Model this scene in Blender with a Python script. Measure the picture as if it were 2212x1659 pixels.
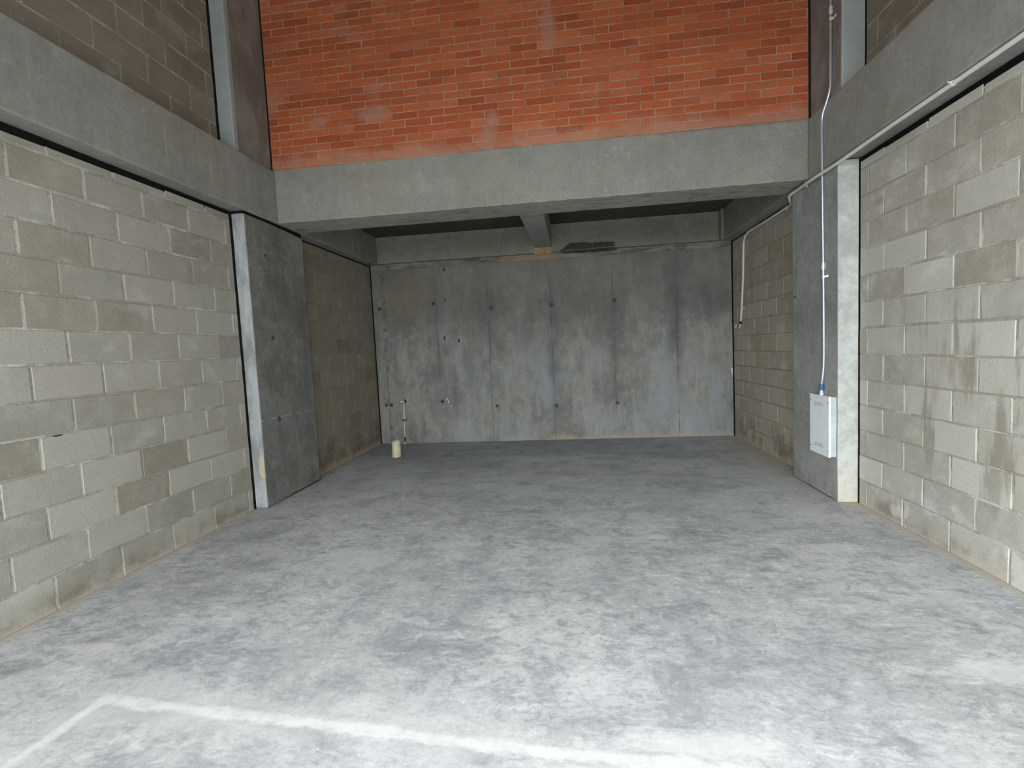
import bpy, bmesh, math, random
from mathutils import Vector, Matrix, noise as mnoise

# ------------------------------------------------------------------ camera, sky, exposure
scene = bpy.context.scene
for o in list(bpy.data.objects):
    bpy.data.objects.remove(o)
COL = scene.collection

F_PX, W_PX = 1059.44, 2212.0
cam_d = bpy.data.cameras.new('camera')
cam_d.sensor_fit = 'HORIZONTAL'
cam_d.sensor_width = 36.0
cam_d.lens = 36.0 * F_PX / W_PX
cam_d.clip_start = 0.05
cam = bpy.data.objects.new('camera', cam_d)
COL.objects.link(cam)
R = Matrix(((0.99173057, 0.11940424, -0.04704355),
            (0.03804929, 0.07651997, 0.99634178),
            (0.12256721, -0.98989258, 0.07134395)))      # rows: right, up, back
cam.matrix_world = Matrix.Translation((0, 0, 1.3378)) @ R.transposed().to_4x4()
scene.camera = cam

world = bpy.data.worlds.new('overcast_sky')
scene.world = world
world.use_nodes = True
bg = world.node_tree.nodes['Background']
bg.inputs[0].default_value = (0.94, 0.985, 1.0, 1)
bg.inputs[1].default_value = 1.0
# overcast: brighter overhead than at the horizon, a little brighter on the left
SKY_SIDE, SKY_TOP, SKY_HOR = 0.85, 1.4, 0.8
_wt = world.node_tree
_tc = _wt.nodes.new('ShaderNodeTexCoord')
_dp = _wt.nodes.new('ShaderNodeVectorMath')
_dp.operation = 'DOT_PRODUCT'
_dp.inputs[1].default_value = Vector((-0.92, -0.40, 0.0)).normalized()
_wt.links.new(_tc.outputs['Generated'], _dp.inputs[0])


def _range(src, a, b, c, d):
    n = _wt.nodes.new('ShaderNodeMapRange')
    for i, v in enumerate((a, b, c, d)):
        n.inputs[i + 1].default_value = v
    _wt.links.new(src, n.inputs[0])
    return n.outputs[0]


_sp = _wt.nodes.new('ShaderNodeSeparateXYZ')
_wt.links.new(_tc.outputs['Generated'], _sp.inputs[0])
_mu = _wt.nodes.new('ShaderNodeMath')
_mu.operation = 'MULTIPLY'
_wt.links.new(_range(_dp.outputs['Value'], -1, 1, 1 - SKY_SIDE, 1 + SKY_SIDE), _mu.inputs[0])
_wt.links.new(_range(_sp.outputs[2], 0, 1, SKY_HOR, SKY_TOP), _mu.inputs[1])
_wt.links.new(_mu.outputs[0], bg.inputs[1])

vs = scene.view_settings
vs.view_transform = 'Standard'
vs.look = 'None'
vs.gamma = 1.0
vs.use_curve_mapping = False
vs.exposure = 3.1

OPEN_TOP = 3.1          # height of the open front of the unit
FRONT_Y = -1.0

# ------------------------------------------------------------------ measured layout (metres)
XWL, XWR = -2.898, 2.200       # lower block walls
XBL, XBR = -2.776, 2.053       # long beam faces / column sides
XUL, XUR = -2.940, 2.240       # upper block walls
ZB0, ZB1 = 2.653, 3.150        # beams
ZW = 2.612                     # top of block walls
YCL0, YCL1 = 4.050, 4.995      # left column
YCR0, YCR1 = 4.090, 4.872      # right column
YX0, YX1 = 4.554, 4.973        # cross beam
YBACK = 7.030
ZSLAB = 3.045
ZROOF = 5.75
rnd = random.Random(7)


# ------------------------------------------------------------------ node helpers
class NT:
    def __init__(self, name):
        self.m = bpy.data.materials.new(name)
        self.m.use_nodes = True
        self.t = self.m.node_tree
        self.t.nodes.clear()
        self.out = self.t.nodes.new('ShaderNodeOutputMaterial')
        self.b = self.t.nodes.new('ShaderNodeBsdfPrincipled')
        self.t.links.new(self.b.outputs[0], self.out.inputs[0])
        tc = self.t.nodes.new('ShaderNodeTexCoord')
        self.co = tc.outputs['Object']
        self._sep = None

    def link(self, v, sock):
        if isinstance(v, (int, float)):
            sock.default_value = v if sock.type == 'VALUE' else (v, v, v, 1) if sock.type == 'RGBA' else (v, v, v)
        elif isinstance(v, (tuple, list)):
            v = tuple(v)
            sock.default_value = v + (1,) if sock.type == 'RGBA' and len(v) == 3 else v
        else:
            self.t.links.new(v, sock)

    def xyz(self):
        if self._sep is None:
            n = self.t.nodes.new('ShaderNodeSeparateXYZ')
            self.t.links.new(self.co, n.inputs[0])
            self._sep = n.outputs
        return self._sep

    def scaled(self, s, off=(0, 0, 0), co=None):
        n = self.t.nodes.new('ShaderNodeMapping')
        self.link(co if co is not None else self.co, n.inputs['Vector'])
        n.inputs['Scale'].default_value = s
        n.inputs['Location'].default_value = off
        return n.outputs[0]

    def noise(self, scale, detail=4, rough=0.55, co=None, dist=0.0, color=False):
        n = self.t.nodes.new('ShaderNodeTexNoise')
        self.link(co if co is not None else self.co, n.inputs['Vector'])
        n.inputs['Scale'].default_value = scale
        n.inputs['Detail'].default_value = detail
        n.inputs['Roughness'].default_value = rough
        n.inputs['Distortion'].default_value = dist
        return n.outputs['Color' if color else 'Fac']

    def voro(self, scale, co=None, feature='F1'):
        n = self.t.nodes.new('ShaderNodeTexVoronoi')
        n.feature = feature
        self.link(co if co is not None else self.co, n.inputs['Vector'])
        n.inputs['Scale'].default_value = scale
        return n.outputs['Distance']

    def math(self, op, a, b=0.0, c=None, clamp=False):
        n = self.t.nodes.new('ShaderNodeMath')
        n.operation = op
        n.use_clamp = clamp
        self.link(a, n.inputs[0])
        self.link(b, n.inputs[1])
        if c is not None:
            self.link(c, n.inputs[2])
        return n.outputs[0]

    def sm(self, v, lo, hi, a=0.0, b=1.0):
        """smooth step of v from lo..hi to a..b"""
        n = self.t.nodes.new('ShaderNodeMapRange')
        n.interpolation_type = 'SMOOTHSTEP'
        self.link(v, n.inputs[0])
        if hi < lo:
            lo, hi, a, b = hi, lo, b, a
        n.inputs[1].default_value = lo
        n.inputs[2].default_value = hi
        n.inputs[3].default_value = a
        n.inputs[4].default_value = b
        return n.outputs[0]

    def mul(self, *v):
        r = v[0]
        for x in v[1:]:
            r = self.math('MULTIPLY', r, x)
        return r

    def add(self, *v):
        r = v[0]
        for x in v[1:]:
            r = self.math('ADD', r, x)
        return r

    def mx(self, *v):
        r = v[0]
        for x in v[1:]:
            r = self.math('MAXIMUM', r, x)
        return r

    def band(self, v, a, b, s):
        """1 inside a..b with soft edges s"""
        return self.mul(self.sm(v, a - s, a + s), self.sm(v, b - s, b + s, 1, 0))

    def mix(self, f, a, b, mode='MIX'):
        n = self.t.nodes.new('ShaderNodeMix')
        n.data_type = 'RGBA'
        n.blend_type = mode
        self.link(f, n.inputs[0])
        self.link(a, n.inputs[6])
        self.link(b, n.inputs[7])
        return n.outputs[2]

    def attr(self, name):
        n = self.t.nodes.new('ShaderNodeAttribute')
        n.attribute_name = name
        return n.outputs['Color']

    def split(self, c):
        n = self.t.nodes.new('ShaderNodeSeparateColor')
        self.link(c, n.inputs[0])
        return n.outputs

    def blob(self, ax, cx, cz, rx, rz, warp=0.0, wscale=6.0):
        """soft elliptical mask on the plane of axes ax ('xz','yz','xy')"""
        s = self.xyz()
        i, j = 'xyz'.index(ax[0]), 'xyz'.index(ax[1])
        dx = self.math('DIVIDE', self.math('SUBTRACT', s[i], cx), rx)
        dz = self.math('DIVIDE', self.math('SUBTRACT', s[j], cz), rz)
        d = self.math('SQRT', self.add(self.mul(dx, dx), self.mul(dz, dz)))
        if warp:
            d = self.add(d, self.math('MULTIPLY', self.math('SUBTRACT', self.noise(wscale, 5, 0.6), 0.5), warp))
        return d

    def seg(self, p, q):
        """distance to a floor segment p-q in x,y"""
        s = self.xyz()
        dx, dy = q[0] - p[0], q[1] - p[1]
        L2 = dx * dx + dy * dy
        ax = self.math('SUBTRACT', s[0], p[0])
        ay = self.math('SUBTRACT', s[1], p[1])
        t = self.math('DIVIDE', self.add(self.mul(ax, dx), self.mul(ay, dy)), L2, clamp=True)
        ex = self.math('SUBTRACT', ax, self.mul(t, dx))
        ey = self.math('SUBTRACT', ay, self.mul(t, dy))
        return self.math('SQRT', self.add(self.mul(ex, ex), self.mul(ey, ey)))

    def bump(self, h, dist=0.01, strength=0.5):
        n = self.t.nodes.new('ShaderNodeBump')
        n.inputs['Distance'].default_value = dist
        n.inputs['Strength'].default_value = strength
        self.link(h, n.inputs['Height'])
        self.t.links.new(n.outputs[0], self.b.inputs['Normal'])

    def done(self, color, rough=0.85, metal=0.0, spec=0.35):
        self.link(color, self.b.inputs['Base Color'])
        self.link(rough, self.b.inputs['Roughness'])
        self.link(metal, self.b.inputs['Metallic'])
        self.b.inputs['Specular IOR Level'].default_value = spec
        return self.m


def cmul(c, k):
    return tuple(x * k for x in c)


# ------------------------------------------------------------------ materials
def concrete(name, base, var=0.22, warm=(1.06, 1.0, 0.90), streak=0.25, spots=0.3, extra=None, seed=0.0, rough=0.85, bump=0.5):
    n = NT(name)
    co = n.scaled((1, 1, 1), (seed, seed * 1.7, seed * 0.6))
    big = n.noise(1.3, 6, 0.64, co)
    mid = n.noise(6.0, 9, 0.74, co, 0.35)
    fine = n.noise(48, 6, 0.72, co)
    col = n.mix(n.sm(big, 0.34, 0.66), cmul(base, 1 - var), cmul(base, 1 + var * 0.7))
    col = n.mix(n.sm(mid, 0.50, 0.66, 0, 0.70), col, cmul(base, 1 + var * 1.5))
    col = n.mix(n.sm(mid, 0.48, 0.36, 0, 0.60), col, cmul(base, 1 - var * 1.5))
    col = n.mix(n.sm(n.noise(2.1, 6, 0.64, n.scaled((1, 1, 1), (9 + seed, 3, 5))), 0.45, 0.68, 0, 0.6), col,
                n.mix(1.0, col, warm, 'MULTIPLY'))
    if streak:
        st = n.noise(9.0, 8, 0.74, n.scaled((1.0, 1.0, 0.14), (seed, 2, 1)))
        col = n.mix(n.sm(st, 0.52, 0.66, 0, streak * 1.3), col, cmul(base, 1.5))
        col = n.mix(n.sm(st, 0.48, 0.35, 0, streak * 1.3), col, cmul(base, 0.55))
    col = n.mix(n.sm(fine, 0.48, 0.66, 0, 0.34), col, cmul(base, 0.62))
    col = n.mix(n.sm(fine, 0.46, 0.32, 0, 0.25), col, cmul(base, 1.4))
    if spots:
        v = n.voro(26, n.scaled((1, 1, 1), (seed, 0, 0)))
        pore = n.mul(n.sm(v, 0.10, 0.05), n.sm(n.noise(3.0, 3), 0.5, 0.65))
        col = n.mix(n.mul(pore, spots), col, cmul(base, 0.35))
    if extra:
        col = extra(n, col)
    h = n.add(n.mul(mid, 0.5), n.mul(fine, 0.35), n.mul(n.noise(160, 2, 0.5), 0.2))
    n.bump(h, 0.006, bump)
    return n.done(col, rough)


def ex_column_left(n, col):
    s = n.xyz()
    # pale cement coat on the narrow face towards the street
    face = n.sm(s[1], YCL0 + 0.012, YCL0 + 0.003)
    pale = n.mix(n.sm(n.noise(7, 6, 0.7, n.scaled((1, 1, 0.35))), 0.36, 0.64), (0.20, 0.215, 0.225), (0.42, 0.44, 0.45))
    coat = n.sm(n.noise(2.0, 6, 0.65, n.scaled((1, 1, 0.4), (0, 0, 5))), 0.42, 0.6, 0.0, 0.4)
    pale = n.mix(coat, pale, (0.45, 0.465, 0.46))
    bare = n.sm(n.add(n.blob('xz', -2.802, 0.375, 0.036, 0.105, 1.3, 10)), 1.05, 0.9)
    pale = n.mix(bare, pale, (0.52, 0.45, 0.30))
    col = n.mix(face, col, pale)
    # lighter drips and construction joint on the side
    j = n.mul(n.band(n.add(s[2], n.mul(n.noise(4, 2), 0.03)), 0.803, 0.815, 0.004), n.sm(n.noise(11, 2, 0.5), 0.42, 0.55))
    col = n.mix(n.mul(j, 0.7), col, (0.5, 0.5, 0.48))
    blue = n.mul(n.band(s[2], 0.35, 1.1, 0.35), n.sm(n.noise(2.4, 4), 0.4, 0.6))
    col = n.mix(n.mul(blue, 0.28), col, (0.20, 0.23, 0.25))
    dr = n.noise(9, 9, 0.76, n.scaled((1, 1, 0.22), (3, 1, 0)))
    col = n.mix(n.mul(n.sm(dr, 0.53, 0.66), n.sm(s[2], 1.3, 0.6), 0.5), col, (0.34, 0.335, 0.30))
    gap = n.mul(n.sm(n.add(s[2], n.mul(n.math('SUBTRACT', n.noise(9, 6, 0.75), 0.5), 0.05)), 0.024, 0.014), n.sm(n.add(s[1], n.noise(5, 3)), 4.7, 5.0))
    col = n.mix(n.mul(gap, 0.9), col, (0.02, 0.019, 0.017))
    return col


def ex_column_right(n, col):
    s = n.xyz()
    face = n.sm(s[1], YCR0 + 0.012, YCR0 + 0.003)
    pale = n.mix(n.sm(n.noise(6, 6, 0.7), 0.36, 0.66), (0.40, 0.41, 0.39), (0.58, 0.595, 0.565))
    low = n.mul(n.sm(s[2], 0.40, 0.06), n.sm(n.noise(8, 4), 0.35, 0.6, 0.25, 1))
    pale = n.mix(n.mul(low, 0.75), pale, (0.60, 0.52, 0.40))
    col = n.mix(face, col, pale)
    gap = n.mul(n.sm(n.add(s[2], n.mul(n.math('SUBTRACT', n.noise(9, 6, 0.75), 0.5), 0.04)), 0.016, 0.008), n.sm(s[1], YCR0 + 0.02, YCR0 + 0.1))
    col = n.mix(n.mul(gap, 0.75), col, (0.03, 0.028, 0.025))
    seam = n.mul(n.band(n.add(s[1], n.mul(n.noise(5, 2), 0.01)), 4.372, 4.378, 0.003), n.sm(n.noise(3, 3), 0.35, 0.6))
    col = n.mix(n.mul(seam, 0.6), col, (0.42, 0.42, 0.38))
    return col


def ex_back(n, col):
    s = n.xyz()
    w = n.mul(n.math('SUBTRACT', n.noise(3.0, 4, 0.6), 0.5), 0.05)
    cloud = n.noise(1.3, 8, 0.66, n.scaled((1, 1, 0.8)))
    # darker and browner towards the top, ragged edge; pale bluish bloom lower down
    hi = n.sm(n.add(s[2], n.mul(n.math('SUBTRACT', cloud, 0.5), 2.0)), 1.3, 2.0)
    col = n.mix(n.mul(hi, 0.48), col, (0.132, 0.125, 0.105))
    bl = n.mul(n.sm(n.add(s[2], n.mul(n.math('SUBTRACT', cloud, 0.5), 2.2)), 1.5, 0.6),
               n.sm(n.noise(2.6, 7, 0.68, n.scaled((1, 1, 0.35), (4, 0, 0))), 0.42, 0.58), n.sm(s[0], -2.0, -1.3))
    col = n.mix(n.mul(bl, 0.60), col, (0.335, 0.368, 0.405))
    grey = n.mul(n.sm(n.noise(4.5, 8, 0.72, n.scaled((1, 1, 0.25), (1, 0, 6))), 0.50, 0.64), n.sm(s[2], 2.2, 1.2))
    col = n.mix(n.mul(grey, 0.45), col, (0.40, 0.39, 0.36))
    # brownish board-marked area high on the left, rough greenish skin below it
    brd = n.noise(5.0, 6, 0.7, n.scaled((0.5, 1, 5.0), (0, 0, 3)))
    br = n.mul(n.sm(n.blob('xz', -2.32, 2.22, 0.48, 0.42, 1.2, 3), 1.15, 0.5), n.sm(brd, 0.40, 0.58, 0.35, 0.85))
    col = n.mix(n.mul(br, 0.75), col, (0.215, 0.180, 0.115))
    lf = n.mul(n.sm(s[0], -1.75, -2.05), n.sm(s[2], 1.9, 1.6))
    skin = n.noise(7, 9, 0.78, n.scaled((1, 1, 0.4), (2, 0, 2)))
    col = n.mix(n.mul(lf, n.sm(skin, 0.52, 0.34), 0.5), col, (0.13, 0.128, 0.105))
    col = n.mix(n.mul(lf, n.sm(skin, 0.54, 0.66), 0.6), col, (0.36, 0.35, 0.31))
    # formwork panel joints with dark wet clouds around them
    for i, (x, k, z0_, z1_) in enumerate(((-1.93, 0.5, 0.9, 2.4), (-1.17, 0.75, 1.3, 2.3), (-0.268, 1.0, 0.3, 2.3), (0.605, 0.9, 0.5, 2.2), (1.462, 1.0, 0.7, 2.4))):
        dx = n.math('SUBTRACT', n.add(s[0], n.mul(w, 0.35)), x)
        d = n.math('ABSOLUTE', dx)
        cl = n.noise(2.2, 7, 0.66, n.scaled((1, 1, 0.55), (i * 3.1, 0, i * 1.7)))
        halo = n.mul(n.sm(n.add(d, n.mul(n.math('SUBTRACT', cl, 0.5), 0.55)), 0.20, -0.05), n.band(n.add(s[2], n.mul(cl, 0.5)), z0_ + 0.3, z1_ + 0.1, 0.35))
        col = n.mix(n.mul(halo, 0.62 * k), col, (0.078, 0.080, 0.078))
        line = n.mul(n.sm(d, 0.006, 0.002), n.sm(n.noise(2.6, 6, 0.75, n.scaled((0.2, 1, 1), (i * 7.7, 0, 0))), 0.42, 0.54), n.sm(s[2], 2.5, 2.2, 0.4, 1))
        col = n.mix(n.mul(line, 0.75), col, (0.05, 0.05, 0.048))
    # dark band of clouds at the upper tie line
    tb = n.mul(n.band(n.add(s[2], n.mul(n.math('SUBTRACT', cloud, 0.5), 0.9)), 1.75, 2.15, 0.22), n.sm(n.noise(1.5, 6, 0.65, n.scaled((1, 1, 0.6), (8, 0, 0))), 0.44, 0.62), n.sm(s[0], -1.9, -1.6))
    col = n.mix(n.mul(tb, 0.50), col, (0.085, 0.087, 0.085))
    hc = n.mul(n.band(s[0], -2.76, -2.69, 0.02), n.sm(n.noise(14, 5, 0.7), 0.45, 0.6), 0.6)
    col = n.mix(hc, col, (0.09, 0.09, 0.085))
    d2 = n.math('ABSOLUTE', n.math('SUBTRACT', n.add(s[0], w), -2.735))
    col = n.mix(n.mul(n.sm(d2, 0.006, 0.002), n.sm(s[2], 1.6, 1.3), 0.7), col, (0.05, 0.05, 0.05))
    # tan soil splash along the floor, right two thirds
    tan = n.mul(n.sm(n.add(s[2], n.mul(n.math('SUBTRACT', n.noise(4.5, 9, 0.75), 0.5), -0.30)), 0.075, -0.03), n.sm(n.add(s[0], n.mul(cloud, 1.2)), -1.0, -0.3), 0.72)
    col = n.mix(tan, col, (0.43, 0.35, 0.25))
    # small dark nicks
    for x, z, a, b in ((-1.794, 2.085, .008, .028), (-1.833, 1.544, .010, .03), (-1.621, 1.493, .013, .03)):
        col = n.mix(n.sm(n.blob('xz', x, z, a, b, 0.9, 30), 1.05, 0.9), col, (0.02, 0.02, 0.02))
    return col


def ex_strip(n, col):
    s = n.xyz()
    k = n.noise(6, 8, 0.75, n.scaled((0.5, 1, 2.0)))
    col = n.mix(n.sm(k, 0.50, 0.40, 0, 0.75), col, (0.095, 0.090, 0.078))
    col = n.mix(n.mul(n.sm(k, 0.52, 0.62), 0.6), col, (0.38, 0.36, 0.31))
    tn = n.mul(n.sm(n.blob('xz', -0.55, 2.61, 0.55, 0.07, 1.2, 4), 1.2, 0.5), 0.6)
    col = n.mix(tn, col, (0.33, 0.25, 0.15))
    m = n.mul(n.band(n.add(s[0], n.mul(n.noise(6, 4), 0.2)), 0.02, 0.78, 0.05), n.sm(n.add(s[2], n.mul(n.noise(8, 6, 0.7), 0.05)), 2.645, 2.665))
    return n.mix(m, col, (0.03, 0.027, 0.022))


def ex_backbeam(n, col):
    s = n.xyz()
    # dark damp honeycombed patch right of the rib, ragged along its top
    u = n.math('SUBTRACT', s[0], 0.26)
    top = n.add(2.778, n.mul(n.math('SUBTRACT', n.noise(3.4, 9, 0.70, n.scaled((1, 1, 0.8), (3.3, 0, 0))), 0.5), 0.20), n.mul(n.math('ABSOLUTE', n.add(u, 0.12)), -0.06), n.mul(n.sm(u, -0.20, -0.42), -0.11))
    m = n.mul(n.sm(n.math('SUBTRACT', s[2], top), 0.012, -0.008), n.sm(n.math('ABSOLUTE', u), 0.42, 0.36))
    lp = n.band(n.add(s[2], n.mul(s[0], -0.02)), 2.664, 2.672, 0.003)
    col = n.mix(n.mul(m, 0.93), col, n.mix(lp, (0.042, 0.037, 0.030), (0.20, 0.19, 0.165)))
    pits = n.mul(n.sm(n.noise(22, 5, 0.7), 0.60, 0.66), n.sm(n.blob('xz', 0.25, 2.82, 0.7, 0.16), 1.1, 0.4))
    col = n.mix(n.mul(pits, 0.7), col, (0.07, 0.065, 0.055))
    # scabbed strip along the slab and a dark line along the bottom
    sc = n.mul(n.sm(n.add(s[2], n.mul(n.noise(5, 8, 0.75), 0.13)), 3.03, 3.08), n.sm(n.noise(7, 5, 0.7), 0.42, 0.56), 0.55)
    col = n.mix(sc, col, (0.34, 0.33, 0.29))
    bt = n.mul(n.sm(n.add(s[2], n.mul(n.math('SUBTRACT', n.noise(9, 6, 0.7), 0.5), 0.03)), 2.672, 2.662), 0.75)
    return n.mix(bt, col, (0.06, 0.055, 0.048))


def ex_soffit(n, col):
    # board marks and chipped dark patches on the underside
    s = n.xyz()
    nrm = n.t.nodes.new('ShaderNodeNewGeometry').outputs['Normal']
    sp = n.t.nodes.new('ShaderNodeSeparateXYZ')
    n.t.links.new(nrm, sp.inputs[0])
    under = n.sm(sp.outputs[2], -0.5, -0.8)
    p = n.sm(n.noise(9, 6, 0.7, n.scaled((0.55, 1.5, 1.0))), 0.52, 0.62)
    col = n.mix(n.mul(under, 0.7), col, n.mix(1.0, col, (1.5, 1.5, 1.46), 'MULTIPLY'))  # underside colour brightened to stand in for light on the soffit
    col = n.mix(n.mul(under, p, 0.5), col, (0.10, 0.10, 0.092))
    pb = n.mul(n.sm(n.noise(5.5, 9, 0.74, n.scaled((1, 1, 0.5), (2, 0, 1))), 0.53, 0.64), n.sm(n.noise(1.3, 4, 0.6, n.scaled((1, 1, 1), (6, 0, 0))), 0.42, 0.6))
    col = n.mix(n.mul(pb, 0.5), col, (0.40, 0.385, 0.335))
    top = n.mul(n.sm(n.add(s[2], n.mul(n.noise(5, 4, 0.6), 0.05)), 3.14, 3.185), n.sm(s[0], 0.3, 1.2), 0.55)
    return n.mix(top, col, (0.12, 0.12, 0.11))


def ex_longbeam(n, col):
    s = n.xyz()
    dr = n.noise(16, 3, 0.6, n.scaled((1, 1, 0.05)))
    m = n.mul(n.sm(dr, 0.60, 0.68), n.band(s[2], 2.72, 3.05, 0.09), n.sm(n.noise(1.5, 2), 0.42, 0.6))
    return n.mix(n.mul(m, 0.55), col, (0.42, 0.42, 0.39))


def ex_upcol(n, col):
    s = n.xyz()
    f = n.sm(s[1], YCL0 + 0.055, YCL0 + 0.045)
    pale = n.mix(n.noise(8, 5, 0.6), (0.27, 0.30, 0.30), (0.42, 0.45, 0.45))
    g = n.mix(n.sm(n.noise(3, 5, 0.65, n.scaled((1, 1, 0.5))), 0.4, 0.62, 0, 0.75), col, (0.165, 0.135, 0.115))
    return n.mix(f, g, pale)


def block_mat(name, base, brown, rear=False, side=1):
    n = NT(name)
    s = n.xyz()
    a = n.split(n.attr('tone'))
    r1, r2, r3 = a[0], a[1], a[2]
    big = n.noise(1.1, 4, 0.6)
    mid = n.noise(7, 6, 0.7, None, 0.3)
    fine = n.noise(70, 4, 0.65)
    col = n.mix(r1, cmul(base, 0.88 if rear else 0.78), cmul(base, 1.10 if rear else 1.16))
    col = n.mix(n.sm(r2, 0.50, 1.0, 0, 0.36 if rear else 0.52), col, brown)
    col = n.mix(n.sm(mid, 0.4, 0.7, 0, 0.35), col, cmul(base, 1.28))
    col = n.mix(n.sm(big, 0.42, 0.62, 0, 0.35), col, cmul(base, 1.15))
    col = n.mix(n.sm(fine, 0.5, 0.8, 0, 0.45), col, cmul(base, 0.55))
    col = n.mix(n.sm(n.noise(130, 2, 0.5), 0.58, 0.8, 0, 0.35), col, cmul(base, 1.6))
    # mortar smears
    sme = n.mul(n.sm(n.noise(3.2, 5, 0.6, n.scaled((1, 1, 1.6), (3, 8, 2))), 0.56, 0.72), 0.5)
    col = n.mix(sme, col, cmul((0.50, 0.50, 0.48), base[0] / 0.36))
    # efflorescence, soil and damp near the floor
    z = n.add(s[2], n.mul(n.math('SUBTRACT', n.noise(5, 5, 0.65), 0.5), 0.30))
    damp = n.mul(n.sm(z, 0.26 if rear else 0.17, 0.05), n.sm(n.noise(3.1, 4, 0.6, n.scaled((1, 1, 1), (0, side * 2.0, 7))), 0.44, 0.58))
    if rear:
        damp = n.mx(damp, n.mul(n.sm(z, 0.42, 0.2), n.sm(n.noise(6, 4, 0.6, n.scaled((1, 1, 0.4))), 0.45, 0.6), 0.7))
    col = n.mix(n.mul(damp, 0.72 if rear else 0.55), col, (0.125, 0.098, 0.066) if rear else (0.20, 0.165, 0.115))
    soil = n.mul(n.sm(n.add(s[2], n.mul(n.math('SUBTRACT', n.noise(9, 4, 0.6), 0.5), 0.10)), 0.115 if rear else 0.05, 0.0), 0.85)
    col = n.mix(soil, col, (0.46, 0.38, 0.27) if rear else (0.52, 0.47, 0.37))
    if side == 2 and not rear:
        # dirty run marks on the right wall
        run = n.noise(6.5, 4, 0.6, n.scaled((1, 1, 0.16), (0, 1.3, 0)))
        zz = n.add(s[2], n.mul(n.math('SUBTRACT', n.noise(2.5, 3), 0.5), 0.7))
        m = n.mul(n.sm(run, 0.52, 0.62), n.band(zz, 0.45, 1.45, 0.2), n.sm(s[1], 3.75, 3.4))
        col = n.mix(n.mul(m, 0.55), col, (0.19, 0.17, 0.125))
        eff = n.mul(n.sm(n.noise(4.0, 5, 0.6, n.scaled((1, 1, 1), (2, 2, 2))), 0.55, 0.65), n.sm(s[2], 0.4, 0.1), 0.7)
        col = n.mix(eff, col, (0.68, 0.67, 0.63))
    if side == 1 and not rear:
        c1 = n.sm(n.blob('yz', 2.415, 0.972, 0.03, 0.008, 0.5, 20), 1.1, 0.7)
        col = n.mix(c1, col, (0.05, 0.045, 0.04))
    h = n.add(n.mul(mid, 0.35), n.mul(fine, 0.7), n.mul(n.noise(180, 3, 0.6), 0.5))
    n.bump(h, 0.0045, 0.7)
    return n.done(col, 0.95, 0, 0.2)


def mortar_mat(name, base, light, amt=0.6, beds=0.0):
    n = NT(name)
    k = n.sm(n.noise(4.0, 5, 0.65), 0.38, 0.6)
    if beds:
        fr = n.math('FRACT', n.math('DIVIDE', n.add(n.xyz()[2], 0.02), beds))
        bed = n.sm(fr, 0.19, 0.14)
        k = n.mul(k, n.math('SUBTRACT', 1.0, n.mul(bed, n.sm(n.noise(2.6, 5, 0.7), 0.60, 0.40))))
    col = n.mix(n.mul(k, amt), base, light)
    col = n.mix(n.sm(n.noise(60, 4, 0.6), 0.5, 0.75, 0, 0.4), col, cmul(base, 0.6))
    n.bump(n.add(n.noise(25, 5, 0.7), n.mul(n.noise(110, 3), 0.5)), 0.012, 0.8)
    return n.done(col, 0.95, 0, 0.2)


def brick_mat():
    n = NT('red_clay_brick')
    a = n.split(n.attr('tone'))
    s = n.xyz()
    base = (0.44, 0.098, 0.034)
    col = n.mix(a[0], cmul(base, 0.82), (0.49, 0.126, 0.046))
    col = n.mix(n.sm(a[1], 0.84, 1.0, 0, 0.65), col, (0.26, 0.055, 0.024))
    col = n.mix(n.sm(a[2], 0.7, 1.0, 0, 0.4), col, (0.50, 0.19, 0.10))
    col = n.mix(n.sm(n.noise(30, 5, 0.65), 0.45, 0.75, 0, 0.35), col, cmul(base, 0.62))
    # cement dust smeared over the courses
    d = n.noise(1.7, 6, 0.65, n.scaled((1, 1, 1.4), (4, 0, 1)))
    dust = n.mul(n.sm(d, 0.54, 0.74), 0.38)
    low = n.mul(n.sm(n.add(s[2], n.mul(n.noise(4, 4), -0.35)), 3.16, 2.98), 0.45)
    col = n.mix(n.mx(dust, low), col, (0.47, 0.30, 0.225))
    for x, z, a_, b_ in ((-0.66, 3.30, 0.10, 0.12), (-0.63, 3.42, 0.07, 0.10), (-1.75, 3.58, 0.22, 0.10), (-2.3, 3.55, 0.12, 0.08), (-0.1, 4.15, 0.10, 0.25)):
        col = n.mix(n.mul(n.sm(n.blob('xz', x, z, a_, b_, 0.8, 7), 1.1, 0.3), 0.45), col, (0.40, 0.27, 0.215))
    n.bump(n.add(n.noise(40, 5, 0.6), n.mul(n.noise(150, 3), 0.4)), 0.004, 0.6)
    return n.done(col, 0.9, 0, 0.25)


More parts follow.
